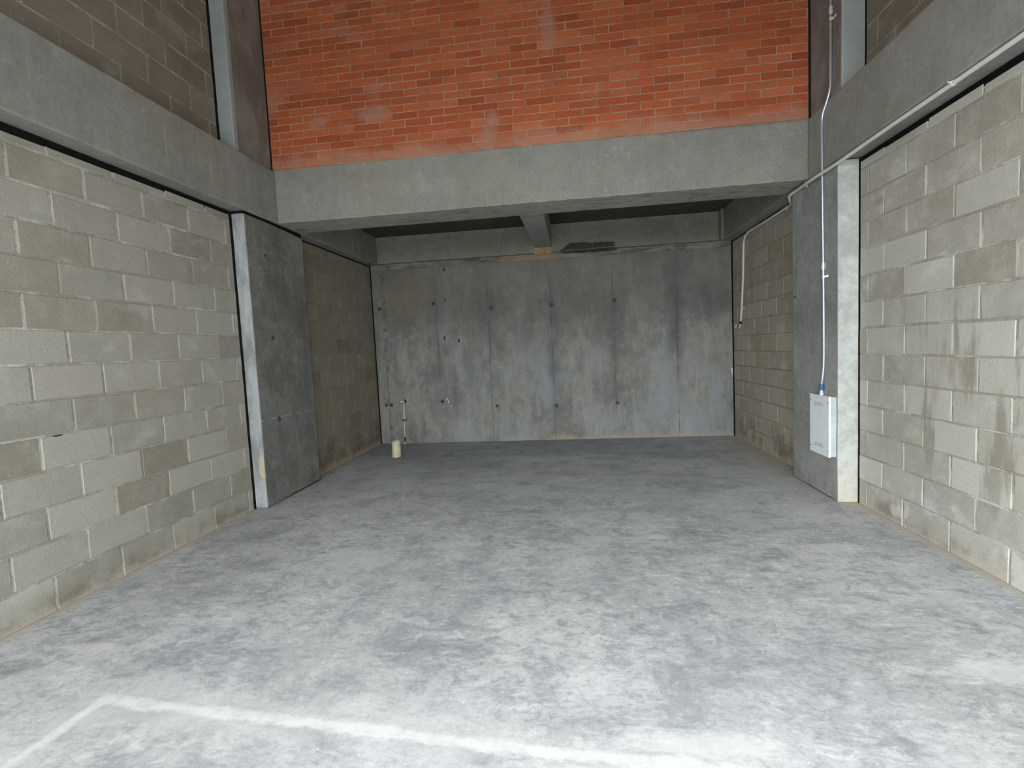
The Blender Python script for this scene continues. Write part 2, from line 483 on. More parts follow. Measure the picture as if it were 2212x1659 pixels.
def floor_mat():
    n = NT('troweled_concrete_floor')
    s = n.xyz()
    wco = n.mix(0.10, n.co, n.noise(1.4, 3, 0.6, None, 0, True), 'ADD')
    big = n.noise(0.8, 5, 0.62, wco)
    streak = n.noise(2.4, 9, 0.74, n.scaled((0.55, 1.5, 1), (1, 3, 0), wco), 0.5)
    mid = n.noise(4.2, 10, 0.76, wco, 0.35)
    mid2 = n.noise(11.0, 9, 0.78, n.scaled((0.8, 1.25, 1), (4, 4, 0), wco), 0.6)
    fine = n.noise(34, 9, 0.80, n.scaled((0.75, 1.3, 1), (2, 2, 0)), 0.3)
    base = (0.455, 0.466, 0.473)
    dark = (0.245, 0.260, 0.277)
    lite = (0.58, 0.592, 0.595)
    col = n.mix(n.sm(big, 0.36, 0.62), cmul(base, 0.86), cmul(base, 1.12))
    col = n.mix(n.sm(streak, 0.49, 0.36, 0, 0.55), col, dark)
    col = n.mix(n.sm(streak, 0.54, 0.66, 0, 0.55), col, lite)
    col = n.mix(n.sm(mid, 0.50, 0.39, 0, 0.56), col, dark)
    col = n.mix(n.sm(mid, 0.53, 0.64, 0, 0.48), col, (0.60, 0.615, 0.615))
    rough_zone = n.mul(n.sm(s[1], 5.2, 3.6), n.sm(n.noise(0.9, 4, 0.6, n.scaled((1, 1, 1), (3, 9, 0))), 0.36, 0.55, 0.35, 1.0))
    col = n.mix(n.mul(n.sm(mid2, 0.485, 0.40), rough_zone, 0.56), col, cmul(dark, 0.85))
    col = n.mix(n.mul(n.sm(mid2, 0.53, 0.62), rough_zone, 0.62), col, (0.64, 0.65, 0.645))
    col = n.mix(n.sm(fine, 0.49, 0.40, 0, 0.42), col, cmul(dark, 0.85))
    col = n.mix(n.sm(fine, 0.55, 0.66, 0, 0.36), col, (0.70, 0.71, 0.70))
    # faint violet drifts
    col = n.mix(n.sm(n.noise(0.9, 3, 0.5, n.scaled((1, 1, 1), (7, 1, 0))), 0.5, 0.7, 0, 0.6), col, n.mix(1, col, (0.98, 0.99, 1.035), 'MULTIPLY'))
    # white specks of plaster
    v = n.voro(16, n.mix(0.06, n.scaled((1, 1, 0), (2, 5, 0)), n.noise(30, 2, 0.5, None, 0, True), 'ADD'))
    col = n.mix(n.mul(n.sm(v, 0.075, 0.045), n.sm(n.noise(1.6, 4), 0.50, 0.56)), col, (0.86, 0.88, 0.88))
    # scuffed pale plaster patches
    for x, y, a_, b_ in ((1.62, 2.02, 0.24, 0.08), (-2.35, 2.0, 0.17, 0.05), (1.55, 3.2, 0.22, 0.08), (0.4, 1.60, 0.30, 0.06)):
        d = n.add(n.blob('xy', x, y, a_, b_), n.mul(n.math('SUBTRACT', n.noise(7, 8, 0.75, n.scaled((0.6, 2.0, 1))), 0.5), 3.2))
        col = n.mix(n.mul(n.sm(d, 1.15, 0.5), 0.55), col, (0.66, 0.665, 0.635))
    # cement-filled saw cut that outlines the entrance strip, with dust swept off it
    wob = n.mul(n.math('SUBTRACT', n.noise(4.2, 9, 0.75), 0.5), 0.13)
    d1 = n.seg((-1.93, 1.675), (1.3, 1.43))
    d2 = n.seg((-1.93, 1.675), (-2.05, 0.6))
    d = n.math('MINIMUM', d1, d2)
    ragged = n.noise(3.0, 9, 0.72, n.scaled((1.0, 0.7, 1), (5, 5, 0)))
    dust = n.mul(n.sm(n.add(d, n.mul(n.math('SUBTRACT', ragged, 0.5), 0.9)), 0.17, 0.02), n.sm(s[1], 1.40, 1.60, 0.35, 1.0))
    col = n.mix(n.mul(dust, 0.42), col, (0.58, 0.59, 0.585))
    line = n.sm(n.add(d, wob), 0.042, 0.012)
    col = n.mix(n.mul(line, 0.90), col, n.mix(n.sm(n.noise(9, 6, 0.7), 0.35, 0.6), (0.56, 0.57, 0.565), (0.67, 0.68, 0.67)))
    # beige soil and mortar crumbs along the wall bases
    wn = n.mul(n.math('SUBTRACT', n.noise(7, 7, 0.75), 0.5), 0.13)
    lft = n.mul(n.sm(n.add(s[0], wn), -2.835, -2.875), n.sm(s[1], 4.1, 3.6))
    rgt = n.mx(n.sm(n.add(s[0], wn), 2.12, 2.175), n.mul(n.sm(n.add(s[0], wn), 1.5, 2.2), n.sm(s[1], 3.4, 5.2), 0.7))
    bck = n.mul(n.sm(n.add(s[1], wn), 6.92, 7.03), n.sm(s[0], -1.6, -0.8), 0.6)
    ccor = n.sm(n.add(n.blob('xy', 2.16, 4.05, 0.20, 0.07, 0.9, 8)), 1.15, 0.5)
    soil = n.mx(n.mul(n.mx(lft, rgt), 0.72), bck, n.mul(ccor, 0.85))
    col = n.mix(soil, col, n.mix(n.noise(30, 4, 0.7), (0.36, 0.32, 0.25), (0.58, 0.52, 0.42)))
    # dark trowelled bands at the back
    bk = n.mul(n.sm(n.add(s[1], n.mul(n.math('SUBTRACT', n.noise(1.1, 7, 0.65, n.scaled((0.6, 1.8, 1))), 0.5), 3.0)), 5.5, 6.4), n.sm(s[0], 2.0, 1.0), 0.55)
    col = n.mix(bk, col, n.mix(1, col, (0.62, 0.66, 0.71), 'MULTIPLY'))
    n.bump(n.add(n.mul(mid, 0.5), n.mul(fine, 0.5), n.mul(line, 0.5)), 0.004, 0.4)
    ro = n.sm(streak, 0.3, 0.7, 0.55, 0.78)
    return n.done(col, ro, 0, 0.3)


def simple(name, col, rough=0.5, metal=0.0, var=0.12, nscale=30, spec=0.5, bump=0.15):
    n = NT(name)
    k = n.noise(nscale, 4, 0.6)
    c = n.mix(n.sm(k, 0.35, 0.7), cmul(col, 1 - var), cmul(col, 1 + var))
    n.bump(k, 0.002, bump)
    return n.done(c, rough, metal, spec)


GREY = (0.30, 0.30, 0.285)
M = {}
M['floor'] = floor_mat()
M['beam_cross'] = concrete('board_cast_concrete_beam', (0.258, 0.254, 0.228), 0.10, streak=0.12, spots=0.2, extra=ex_soffit, seed=2)
M['beam_long'] = concrete('cast_concrete_long_beam', (0.29, 0.29, 0.268), 0.13, streak=0.16, spots=0.2, extra=ex_longbeam, seed=5)
M['beam_rear'] = concrete('cast_concrete_rear_beam', (0.27, 0.27, 0.25), 0.16, streak=0.12, seed=8)
M['beam_back'] = concrete('patched_concrete_beam', (0.275, 0.258, 0.225), 0.14, streak=0.10, extra=ex_backbeam, seed=3)
M['rib'] = concrete('smooth_concrete_rib', (0.30, 0.305, 0.30), 0.12, streak=0.05, seed=12)
M['col_l'] = concrete('stained_concrete_column', (0.215, 0.215, 0.198), 0.28, streak=0.28, spots=0.6, extra=ex_column_left, seed=1)
M['col_r'] = concrete('weathered_concrete_column', (0.32, 0.325, 0.31), 0.22, streak=0.16, spots=0.5, extra=ex_column_right, seed=4)
M['upcol'] = concrete('brown_stained_concrete', (0.27, 0.255, 0.235), 0.18, streak=0.12, seed=6, extra=ex_upcol)
M['upcol_r'] = concrete('grey_stained_concrete', (0.27, 0.255, 0.235), 0.18, streak=0.12, seed=16, extra=ex_upcol)
M['back'] = concrete('formed_concrete_wall', (0.255, 0.255, 0.240), 0.22, streak=0.30, spots=0.5, extra=ex_back, seed=9)
M['strip'] = concrete('rough_mortar_strip', (0.22, 0.21, 0.185), 0.2, streak=0.0, extra=ex_strip, seed=17)
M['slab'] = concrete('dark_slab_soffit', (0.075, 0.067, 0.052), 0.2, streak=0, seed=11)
M['plain'] = concrete('plain_concrete', GREY, 0.12, streak=0.1, seed=14)
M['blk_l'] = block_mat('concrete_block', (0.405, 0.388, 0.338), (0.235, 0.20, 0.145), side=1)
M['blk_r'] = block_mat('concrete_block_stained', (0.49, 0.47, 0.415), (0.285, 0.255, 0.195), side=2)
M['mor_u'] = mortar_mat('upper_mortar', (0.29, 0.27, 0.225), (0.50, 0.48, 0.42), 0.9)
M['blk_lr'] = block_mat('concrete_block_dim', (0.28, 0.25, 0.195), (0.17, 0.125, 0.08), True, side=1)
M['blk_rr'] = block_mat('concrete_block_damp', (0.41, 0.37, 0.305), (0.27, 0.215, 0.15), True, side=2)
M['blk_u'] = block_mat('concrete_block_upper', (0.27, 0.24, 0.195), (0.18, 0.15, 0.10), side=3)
M['mor'] = mortar_mat('grey_mortar', (0.36, 0.34, 0.29), (0.62, 0.62, 0.585), 0.95, 0.196)
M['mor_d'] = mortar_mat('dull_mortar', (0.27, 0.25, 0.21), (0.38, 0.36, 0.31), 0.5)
M['brick'] = brick_mat()
M['mor_b'] = mortar_mat('brick_mortar', (0.33, 0.195, 0.125), (0.45, 0.30, 0.205), 0.9)
M['filler'] = simple('black_joint_filler', (0.012, 0.012, 0.011), 0.95, 0, 0.3, 60, 0.1)
M['plug'] = simple('dark_grout', (0.10, 0.10, 0.093), 0.95, 0, 0.4, 40, 0.1, 0.5)
M['pvc'] = simple('white_plastic_pipe', (0.68, 0.67, 0.62), 0.42, 0, 0.06, 12)
M['pvc_cream'] = simple('cream_plastic_pipe', (0.62, 0.57, 0.36), 0.45, 0, 0.06, 14)
M['pvc_cut'] = simple('pale_blue_cut_rim', (0.50, 0.58, 0.56), 0.5, 0, 0.08, 30)
M['emt'] = simple('galvanised_steel', (0.58, 0.62, 0.69), 0.34, 0.8, 0.08, 40)
M['emt_lite'] = simple('bright_zinc', (0.88, 0.90, 0.92), 0.35, 0.6, 0.05, 60)
M['blue'] = simple('blue_tape', (0.02, 0.13, 0.40), 0.5, 0, 0.1, 40)
M['box'] = simple('grey_enamel', (0.90, 0.97, 1.0), 0.45, 0, 0.03, 8, 0.5, 0.03)
M['box_body'] = simple('galvanised_sheet', (0.50, 0.55, 0.58), 0.5, 0.0, 0.10, 6)
M['dark'] = simple('black_slot', (0.02, 0.02, 0.022), 0.8)
M['brass'] = simple('worn_brass', (0.45, 0.27, 0.12), 0.4, 0.8, 0.2, 50)
M['chrome'] = simple('dull_chrome', (0.70, 0.69, 0.65), 0.3, 0.7, 0.1, 50)
M['brown_patch'] = concrete('orange_clay_patch', (0.36, 0.24, 0.135), 0.25, streak=0.0, seed=21)
M['white'] = simple('white_plaster_dab', (0.75, 0.76, 0.74), 0.8)


# ------------------------------------------------------------------ geometry helpers
def link_mesh(name, bm, mats, parent=None, smooth=False, loc=None):
    me = bpy.data.meshes.new(name)
    if loc is not None:
        bmesh.ops.translate(bm, verts=bm.verts, vec=-Vector(loc))
    bmesh.ops.recalc_face_normals(bm, faces=bm.faces)
    bm.to_mesh(me)
    bm.free()
    for m in (mats if isinstance(mats, (list, tuple)) else [mats]):
        me.materials.append(m)
    if smooth:
        for p in me.polygons:
            p.use_smooth = True
    o = bpy.data.objects.new(name, me)
    COL.objects.link(o)
    if parent is not None:
        o.parent = parent
        if loc is not None:
            o.location = Vector(loc) - parent_world(parent)
        else:
            o.location = -parent_world(parent)
    elif loc is not None:
        o.location = loc
    return o


def parent_world(p):
    v = Vector((0, 0, 0))
    while p is not None:
        v += p.location
        p = p.parent
    return v


def structure(o, label=None, cat=None):
    o['kind'] = 'structure'
    if label:
        o['label'] = label
    if cat:
        o['category'] = cat
    return o


def tag(o, label, cat, group=None):
    o['label'] = label
    o['category'] = cat
    if group:
        o['group'] = group
    return o


def thing(name, label, cat, loc):
    o = bpy.data.objects.new(name, None)
    o.empty_display_size = 0.1
    COL.objects.link(o)
    o.location = loc
    return tag(o, label, cat)


def bm_box(bm, x0, x1, y0, y1, z0, z1, bevel=0.0, seg=2):
    r = bmesh.ops.create_cube(bm, size=1.0)
    vs_ = r['verts']
    bmesh.ops.scale(bm, verts=vs_, vec=(x1 - x0, y1 - y0, z1 - z0))
    bmesh.ops.translate(bm, verts=vs_, vec=((x0 + x1) / 2, (y0 + y1) / 2, (z0 + z1) / 2))
    if bevel:
        es = list({e for v in vs_ for e in v.link_edges})
        bmesh.ops.bevel(bm, geom=es, offset=bevel, segments=seg, profile=0.5, affect='EDGES')


def cast_box(x0, x1, y0, y1, z0, z1, bevel=0.008, step=0.09, amp=0.0022, taper=None):
    """cast concrete: bevelled box cut into a grid and made a little wavy"""
    bm = bmesh.new()
    bm_box(bm, x0, x1, y0, y1, z0, z1, bevel, 3)
    for ax, a, b in ((0, x0, x1), (1, y0, y1), (2, z0, z1)):
        k = max(1, int((b - a) / step))
        for i in range(1, k):
            co, no = [0, 0, 0], [0, 0, 0]
            co[ax] = a + (b - a) * i / k
            no[ax] = 1
            bmesh.ops.bisect_plane(bm, geom=bm.verts[:] + bm.edges[:] + bm.faces[:], plane_co=co, plane_no=no, dist=1e-5)
    for v in bm.verts:
        if taper:
            taper(v)
        p = v.co
        v.co = p + Vector((mnoise.noise(p * 3.1), mnoise.noise(p * 3.1 + Vector((9, 0, 0))), mnoise.noise(p * 3.1 + Vector((0, 9, 0))))) * amp \
            + mnoise.noise_vector(p * 14.0) * amp * 0.5
    return bm


def masonry(face_at, u_axis, u0, u1, z0, z1, rows, joint, thick, out, jit, seed, cut_top=0.0):
    """Coursed wall as one mesh: rounded unit faces standing a hair proud of the mortar bed.
    rows: list of (zbot, ztop, [u of vertical joints]).  out = +1/-1 direction of the visible face along the other axis."""
    r = random.Random(seed)
    bm = bmesh.new()
    lay = bm.loops.layers.float_color.new('tone')

    def P(u, z, d):
        w = face_at + out * d
        return (w, u, z) if u_axis == 'y' else (u, w, z)

    # backing core
    if u_axis == 'y':
        a, b = sorted((face_at - out * 0.0035, face_at - out * thick))
        bm_box(bm, a, b, u0, u1, z0, z1 - cut_top)
    else:
        a, b = sorted((face_at - out * 0.0035, face_at - out * thick))
        bm_box(bm, u0, u1, a, b, z0, z1)
    for f in bm.faces:
        f.material_index = 1
    for zb, zt, js in rows:
        js = sorted(j for j in js if u0 < j < u1)
        ed = [u0] + js + [u1]
        for i in range(len(ed) - 1):
            ua = ed[i] + (joint / 2 if i > 0 else 0.0) + r.uniform(-jit, jit)
            ub = ed[i + 1] - (joint / 2 if i < len(ed) - 2 else 0.0) + r.uniform(-jit, jit)
            if ub - ua < 0.012:
                continue
            za = zb + joint / 2 + r.uniform(-jit, jit) * 0.8
            zc = min(zt, z1) - (joint / 2 if zt < z1 - 0.001 else 0.0) + r.uniform(-jit, jit) * 0.8
            if zb <= z0 + 0.001:
                za = z0
            if zt > z1 - 0.001 and cut_top:
                zc = z1 - r.random() ** 2 * cut_top
            b_ = max(0.0, min(1.0, (zb - 1.2) / 1.3)) if u_axis == 'y' else 0.0  # higher courses get browner blocks, also darkened for the shade up there
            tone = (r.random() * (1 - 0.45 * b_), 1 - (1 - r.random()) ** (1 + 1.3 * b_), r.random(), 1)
            d0 = r.uniform(-0.0008, 0.0012)
            e = min(0.0045, joint * 0.4)
            # outline with uneven edges
            nu, nz = max(2, int((ub - ua) / 0.08)), max(2, int((zc - za) / 0.06))
            ring = []
            for k in range(nu):
                ring.append((ua + (ub - ua) * k / nu, za))
            for k in range(nz):
                ring.append((ub, za + (zc - za) * k / nz))
            for k in range(nu):
                ring.append((ub - (ub - ua) * k / nu, zc))
            for k in range(nz):
                ring.append((ua, zc - (zc - za) * k / nz))
            cu, cz = (ua + ub) / 2, (za + zc) / 2
            outer, inner = [], []
            for (u, z) in ring:
                w = 1.0
                du = mnoise.noise(Vector((u * 23, z * 23, seed))) * jit * w
                dz = mnoise.noise(Vector((u * 23, z * 23, seed + 5))) * jit * w
                u2, z2 = u + du, z + dz
                if zb <= z0 + 0.001 and z == za:
                    z2 = z0
                outer.append(bm.verts.new(P(u2, z2, -0.004)))
                su = u2 + (e if u2 < cu - (ub - ua) / 2 + 0.02 else -e if u2 > cu + (ub - ua) / 2 - 0.02 else 0)
                sz = z2 + (e if z2 < cz - (zc - za) / 2 + 0.012 else -e if z2 > cz + (zc - za) / 2 - 0.012 else 0)
                inner.append(bm.verts.new(P(su, sz, d0)))
            m = len(ring)
            fs = [bm.faces.new([outer[k], outer[(k + 1) % m], inner[(k + 1) % m], inner[k]]) for k in range(m)]
            fs.append(bm.faces.new(inner))
            for f in fs:
                f.material_index = 0
                for l in f.loops:
                    l[lay] = tone
    return bm


def tube(bm, pts, rad, seg=14, cap=True, radii=None):
    pts = [Vector(p) for p in pts]
    up = Vector((0.3, 0.2, 1)).normalized()
    rings = []
    prev = None
    for i, p in enumerate(pts):
        t = (pts[min(i + 1, len(pts) - 1)] - pts[max(i - 1, 0)]).normalized()
        if prev is None:
            a = t.cross(up)
            if a.length < 1e-3:
                a = t.cross(Vector((1, 0, 0)))
            a.normalize()
        else:
            a = (prev - t * prev.dot(t)).normalized()
        prev = a
        b = t.cross(a)
        r = radii[i] if radii else rad
        rings.append([bm.verts.new(p + (a * math.cos(2 * math.pi * k / seg) + b * math.sin(2 * math.pi * k / seg)) * r) for k in range(seg)])
    for i in range(len(rings) - 1):
        for k in range(seg):
            bm.faces.new([rings[i][k], rings[i][(k + 1) % seg], rings[i + 1][(k + 1) % seg], rings[i + 1][k]])
    if cap:
        bm.faces.new(rings[0])
        bm.faces.new(rings[-1][::-1])


def spline(pts, n=10):
    """Catmull-Rom through pts"""
    P = [Vector(p) for p in pts]
    P = [P[0] * 2 - P[1]] + P + [P[-1] * 2 - P[-2]]
    out = []
    for i in range(1, len(P) - 2):
        for k in range(n):
            t = k / n
            a, b, c, d = P[i - 1], P[i], P[i + 1], P[i + 2]
            out.append(0.5 * ((2 * b) + (c - a) * t + (2 * a - 5 * b + 4 * c - d) * t * t + (3 * b - a - 3 * c + d) * t ** 3))
    out.append(P[-2])
    return out


def ngon_disc(bm, c, axis, r, depth, seg=20, r2=None):
    """short cylinder from c along axis"""
    c = Vector(c)
    a = Vector(axis).normalized()
    tube(bm, [c, c + a * depth], r, seg, True, [r, r2 if r2 is not None else r])


# ------------------------------------------------------------------ setting: floor and outside
bm = bmesh.new()
bm_box(bm, -16, 16, -9, YBACK + 0.3, -0.2, 0.0)
structure(link_mesh('floor', bm, M['floor']), 'grey troweled concrete floor with pale cement line near the entrance', 'floor')

BLOCKER_TOP = 1.5  # added wall, out of view, cuts the light of the low sky
bm = bmesh.new()
bm_box(bm, -16, 16, -9.4, -9.0, 0, BLOCKER_TOP)
structure(link_mesh('wall_sky_blocker', bm, M['plain']), 'plain unseen wall behind the viewer, added to block low sky', 'wall')

# ------------------------------------------------------------------ block walls
CH = 0.196


def rows_for(z0, z1, first_even, first_odd, pitch=0.41, u0=0.0, u1=8.0, base=0.0, flip=False):
    out = []
    k = 0
    while base + k * CH < z1 - 0.004:
        st = (first_even if (k % 2 == 0) != flip else first_odd)
        st = st - pitch * math.ceil((st - u0) / pitch)
        js = []
        while st < u1:
            js.append(st + rnd.uniform(-0.006, 0.006))
            st += pitch
        out.append((base + k * CH + (rnd.uniform(-0.003, 0.003) if k else 0), base + (k + 1) * CH, js))
        k += 1
    return out


def wall(name, face, out, y0, y1, z0, z1, fe, fo, mats, seed, label, base=0.0, joint=0.012, flip=False, cut=0.0):
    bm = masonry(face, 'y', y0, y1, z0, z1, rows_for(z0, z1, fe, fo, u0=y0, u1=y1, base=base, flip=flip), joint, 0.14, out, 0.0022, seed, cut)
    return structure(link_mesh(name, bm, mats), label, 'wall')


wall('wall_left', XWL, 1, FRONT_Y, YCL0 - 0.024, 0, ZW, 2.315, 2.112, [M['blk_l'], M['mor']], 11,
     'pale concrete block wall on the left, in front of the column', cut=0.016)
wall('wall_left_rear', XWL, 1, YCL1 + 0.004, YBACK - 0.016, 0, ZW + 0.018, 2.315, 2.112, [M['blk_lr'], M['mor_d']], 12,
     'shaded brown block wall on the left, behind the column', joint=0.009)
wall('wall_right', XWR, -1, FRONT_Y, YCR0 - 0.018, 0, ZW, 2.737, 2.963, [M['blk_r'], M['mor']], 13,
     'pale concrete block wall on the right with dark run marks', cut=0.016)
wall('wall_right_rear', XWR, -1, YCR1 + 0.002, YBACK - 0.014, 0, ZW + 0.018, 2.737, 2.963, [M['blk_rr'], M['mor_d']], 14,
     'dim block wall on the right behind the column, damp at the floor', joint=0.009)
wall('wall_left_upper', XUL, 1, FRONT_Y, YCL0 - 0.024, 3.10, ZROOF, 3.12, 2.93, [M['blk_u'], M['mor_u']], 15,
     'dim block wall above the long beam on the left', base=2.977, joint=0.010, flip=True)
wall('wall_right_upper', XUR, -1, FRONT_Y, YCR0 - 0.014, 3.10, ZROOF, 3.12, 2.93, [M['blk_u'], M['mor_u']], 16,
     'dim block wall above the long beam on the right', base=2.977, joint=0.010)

# red brick wall over the cross beam
rows = []
k = 0
while 3.1625 + 0.0675 * k < ZROOF:
    st = -2.695 if k % 2 == 0 else -2.571
    js = []
    st -= 0.25
    while st < 2.1:
        js.append(st + rnd.uniform(-0.004, 0.004))
        st += 0.25
    rows.append((3.1625 + 0.0675 * k, 3.1625 + 0.0675 * (k + 1), js))
    k += 1
bm = masonry(4.560, 'x', -2.788, 2.058, 3.1625 - 0.02, ZROOF, rows, 0.0088, 0.12, -1, 0.0017, 21)
structure(link_mesh('wall_brick', bm, [M['brick'], M['mor_b']]), 'red brick wall above the concrete cross beam', 'wall')

# back wall of formed concrete with tie-hole plugs
bw = structure(link_mesh('wall_back', cast_box(-3.1, 2.4, YBACK, YBACK + 0.25, 0.0, 2.66, 0.004, 0.16, 0.0020), M['back']),
               'grey formed concrete wall at the back with panel joints', 'wall')
for i, (x, z, r) in enumerate(((-2.788, 2.014, .030), (-1.97, 2.048, .028), (-1.12, 1.94, .034), (-0.256, 1.93, .034), (0.621, 1.944, .031),
                               (-0.236, 0.496, .028), (0.621, 0.508, .026), (-1.103, 0.518, .024), (-1.782, 2.529, .026), (-2.782, 0.587, .026),
                               (-2.703, 0.585, .031), (-1.915, 0.614, .028))):
    bm = bmesh.new()
    tube(bm, [(x, YBACK + 0.004, z), (x, YBACK - 0.002, z), (x, YBACK - 0.0035, z)], r, 18, True, [r, r, r * 0.86])
    tube(bm, [(x, YBACK - 0.003, z), (x + 0.002, YBACK - 0.0045, z - 0.002)], r * 0.5, 12)
    link_mesh('tie_hole_plug', bm, M['plug'], bw)
# rough mortar strip under the back beam
bm = cast_box(-2.88, 2.18, YBACK - 0.009, YBACK + 0.02, 2.572, 2.655, 0.004, 0.05, 0.004)
link_mesh('mortar_strip', bm, M['strip'], bw)
bm = cast_box(-0.47, -0.225, YBACK - 0.030, YBACK + 0.02, 2.645, 2.742, 0.004, 0.03, 0.005)
link_mesh('clay_infill', bm, M['brown_patch'], bw)

# ------------------------------------------------------------------ columns and beams


def col_top(v):
    if v.co.z > 2.4:
        k = (v.co.y - YCL0) / (YCL1 - YCL0)
        v.co.z -= 0.024 * max(0, min(1, k)) ** 2 * (v.co.z - 2.4) / 0.23


cl_ = structure(link_mesh('column_left', cast_box(-3.06, XBL - 0.004, YCL0, YCL1, 0.0, 2.628, 0.016, 0.09, 0.0030, col_top), M['col_l']),
          'dark stained concrete column on the left with a pale narrow face', 'column')
cr_ = structure(link_mesh('column_right', cast_box(XBR, 2.36, YCR0, YCR1, 0.0, 2.642, 0.010, 0.09, 0.0026), M['col_r']),
          'grey concrete column on the right that carries the panel box', 'column')
for par, fx, out_, spots in ((cl_, XBL - 0.004, 1, ((4.312, 2.306, .012), (4.330, 1.546, .024), (4.328, 0.778, .026))), (cr_, XBR, -1, ((4.826, 1.688, .014),))):
    for y, z, r in spots:
        bm = bmesh.new()
        tube(bm, [(fx - out_ * 0.006, y, z), (fx + out_ * 0.0035, y, z), (fx + out_ * 0.0045, y, z)], r, 16, True, [r, r, r * 0.85])
        link_mesh('tie_hole_plug', bm, M['plug'], par)
structure(link_mesh('column_left_upper', cast_box(-3.1, -2.806, YCL0, 4.95, 3.10, ZROOF, 0.010, 0.10, 0.0022), M['upcol']),
          'brown stained upper column at the left end of the brick wall', 'column')
structure(link_mesh('column_right_upper', cast_box(2.078, 2.4, YCR0, 4.95, 3.10, ZROOF, 0.016, 0.10, 0.0022), M['upcol_r']),
          'grey upper column at the right end of the brick wall', 'column')
structure(link_mesh('beam_left', cast_box(-3.12, XBL, FRONT_Y, 5.02, ZB0, ZB1, 0.012, 0.09, 0.0026), M['beam_long']),
          'long concrete beam along the left wall', 'beam')
structure(link_mesh('beam_right', cast_box(XBR, 2.42, FRONT_Y, 5.02, ZB0, ZB1, 0.012, 0.09, 0.0026), M['beam_long']),
          'long concrete beam along the right wall', 'beam')
structure(link_mesh('beam_left_rear', cast_box(-3.12, XBL, 5.02, YBACK, ZB0 - 0.004, 3.06, 0.010, 0.09, 0.0022), M['beam_rear']),
          'dark concrete beam over the rear left block wall', 'beam')
structure(link_mesh('beam_right_rear', cast_box(XBR + 0.004, 2.42, 5.02, YBACK, ZB0 - 0.004, 3.06, 0.010, 0.09, 0.0022), M['beam_rear']),
          'dark concrete beam over the rear right block wall', 'beam')
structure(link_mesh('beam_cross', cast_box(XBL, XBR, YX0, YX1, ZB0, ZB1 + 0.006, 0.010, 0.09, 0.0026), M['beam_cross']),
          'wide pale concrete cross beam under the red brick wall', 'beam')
structure(link_mesh('beam_back', cast_box(-2.80, 2.06, YBACK - 0.014, YBACK + 0.25, 2.658, 3.06, 0.006, 0.09, 0.0026), M['beam_back']),
          'concrete beam along the top of the back wall with a dark patch', 'beam')


def rib_taper(v):
    if v.co.z < 2.8:
        v.co.z += 0.088 * max(0.0, (v.co.y - YX1) / (YBACK - YX1))


structure(link_mesh('beam_rib', cast_box(-0.462, -0.222, YX1 - 0.003, YBACK - 0.01, ZB0, 3.06, 0.008, 0.09, 0.0018, rib_taper), M['rib']),
          'short concrete rib running back from the cross beam to the back wall', 'beam')
# thickened corner pieces at the ends of the rear beams
structure(link_mesh('beam_haunch_left', cast_box(-2.80, XBL + 0.004, 6.21, YBACK - 0.01, ZB0 + 0.004, 3.05, 0.006, 0.09, 0.002), M['beam_rear']),
          'thickened end of the rear left beam at the back corner', 'beam')
structure(link_mesh('beam_haunch_right', cast_box(2.025, XBR + 0.02, 6.90, YBACK - 0.01, ZB0 + 0.004, 3.05, 0.006, 0.09, 0.002), M['beam_rear']),
          'thickened end of the rear right beam at the back corner', 'beam')

# slab over the rear part, roof, closed front above the opening and the side returns
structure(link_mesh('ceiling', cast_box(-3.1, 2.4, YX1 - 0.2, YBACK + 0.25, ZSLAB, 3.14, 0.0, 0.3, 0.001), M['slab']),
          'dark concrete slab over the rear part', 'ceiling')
bm = bmesh.new(); bm_box(bm, -3.3, 2.6, FRONT_Y - 0.2, 4.9, ZROOF, ZROOF + 0.2)
structure(link_mesh('ceiling_front', bm, M['plain']), 'concrete roof slab above the front part', 'ceiling')
bm = bmesh.new()
bm_box(bm, -16, 16, FRONT_Y - 0.2, FRONT_Y, OPEN_TOP, ZROOF + 0.8)
bm_box(bm, -16, -3.04, FRONT_Y - 0.2, FRONT_Y, 0, OPEN_TOP)
bm_box(bm, 2.36, 16, FRONT_Y - 0.2, FRONT_Y, 0, OPEN_TOP)
structure(link_mesh('wall_front', bm, M['plain']), 'street front around the open entrance', 'wall')

# black joint filler behind the open joints
bm = bmesh.new()
bm_box(bm, XWL - 0.13, XWL - 0.022, FRONT_Y + 0.01, YCL1 + 0.02, ZW - 0.03, ZB0 - 0.001)
bm_box(bm, -3.03, XBL - 0.022, YCL0 + 0.02, YCL1, 2.55, ZB0 - 0.001)
bm_box(bm, XWL - 0.13, XWL + 0.005, YCL0 - 0.021, YCL0 + 0.003, 0.0, ZB0 - 0.012, 0.003)
bm_box(bm, XWL - 0.13, XWL - 0.008, YCL1, YBACK, ZW, ZB0 - 0.002)
bm_box(bm, XWL - 0.10, XWL + 0.004, YCL1 - 0.004, YCL1 + 0.010, 0.0, ZB0 - 0.01)
bm_box(bm, XWL - 0.13, XWL + 0.012, YBACK - 0.014, YBACK + 0.003, 0.0, ZB0 - 0.002, 0.003)
bm_box(bm, XUL - 0.13, XUL + 0.005, YCL0 - 0.021, YCL0 + 0.003, 3.12, ZROOF, 0.003)
bm_box(bm, -2.807, -2.789, 4.566, 4.66, 3.152, ZROOF)
structure(link_mesh('trim_1', bm, M['filler']), 'black joint filler around the left block walls', 'joint')
bm = bmesh.new()
bm_box(bm, XWR + 0.022, XWR + 0.13, FRONT_Y + 0.01, YCR0 + 0.01, ZW - 0.03, ZB0 - 0.001)
bm_box(bm, XWR - 0.002, XWR + 0.13, YCR0 - 0.016, YCR0 + 0.003, 0.0, ZB0 - 0.012, 0.003)
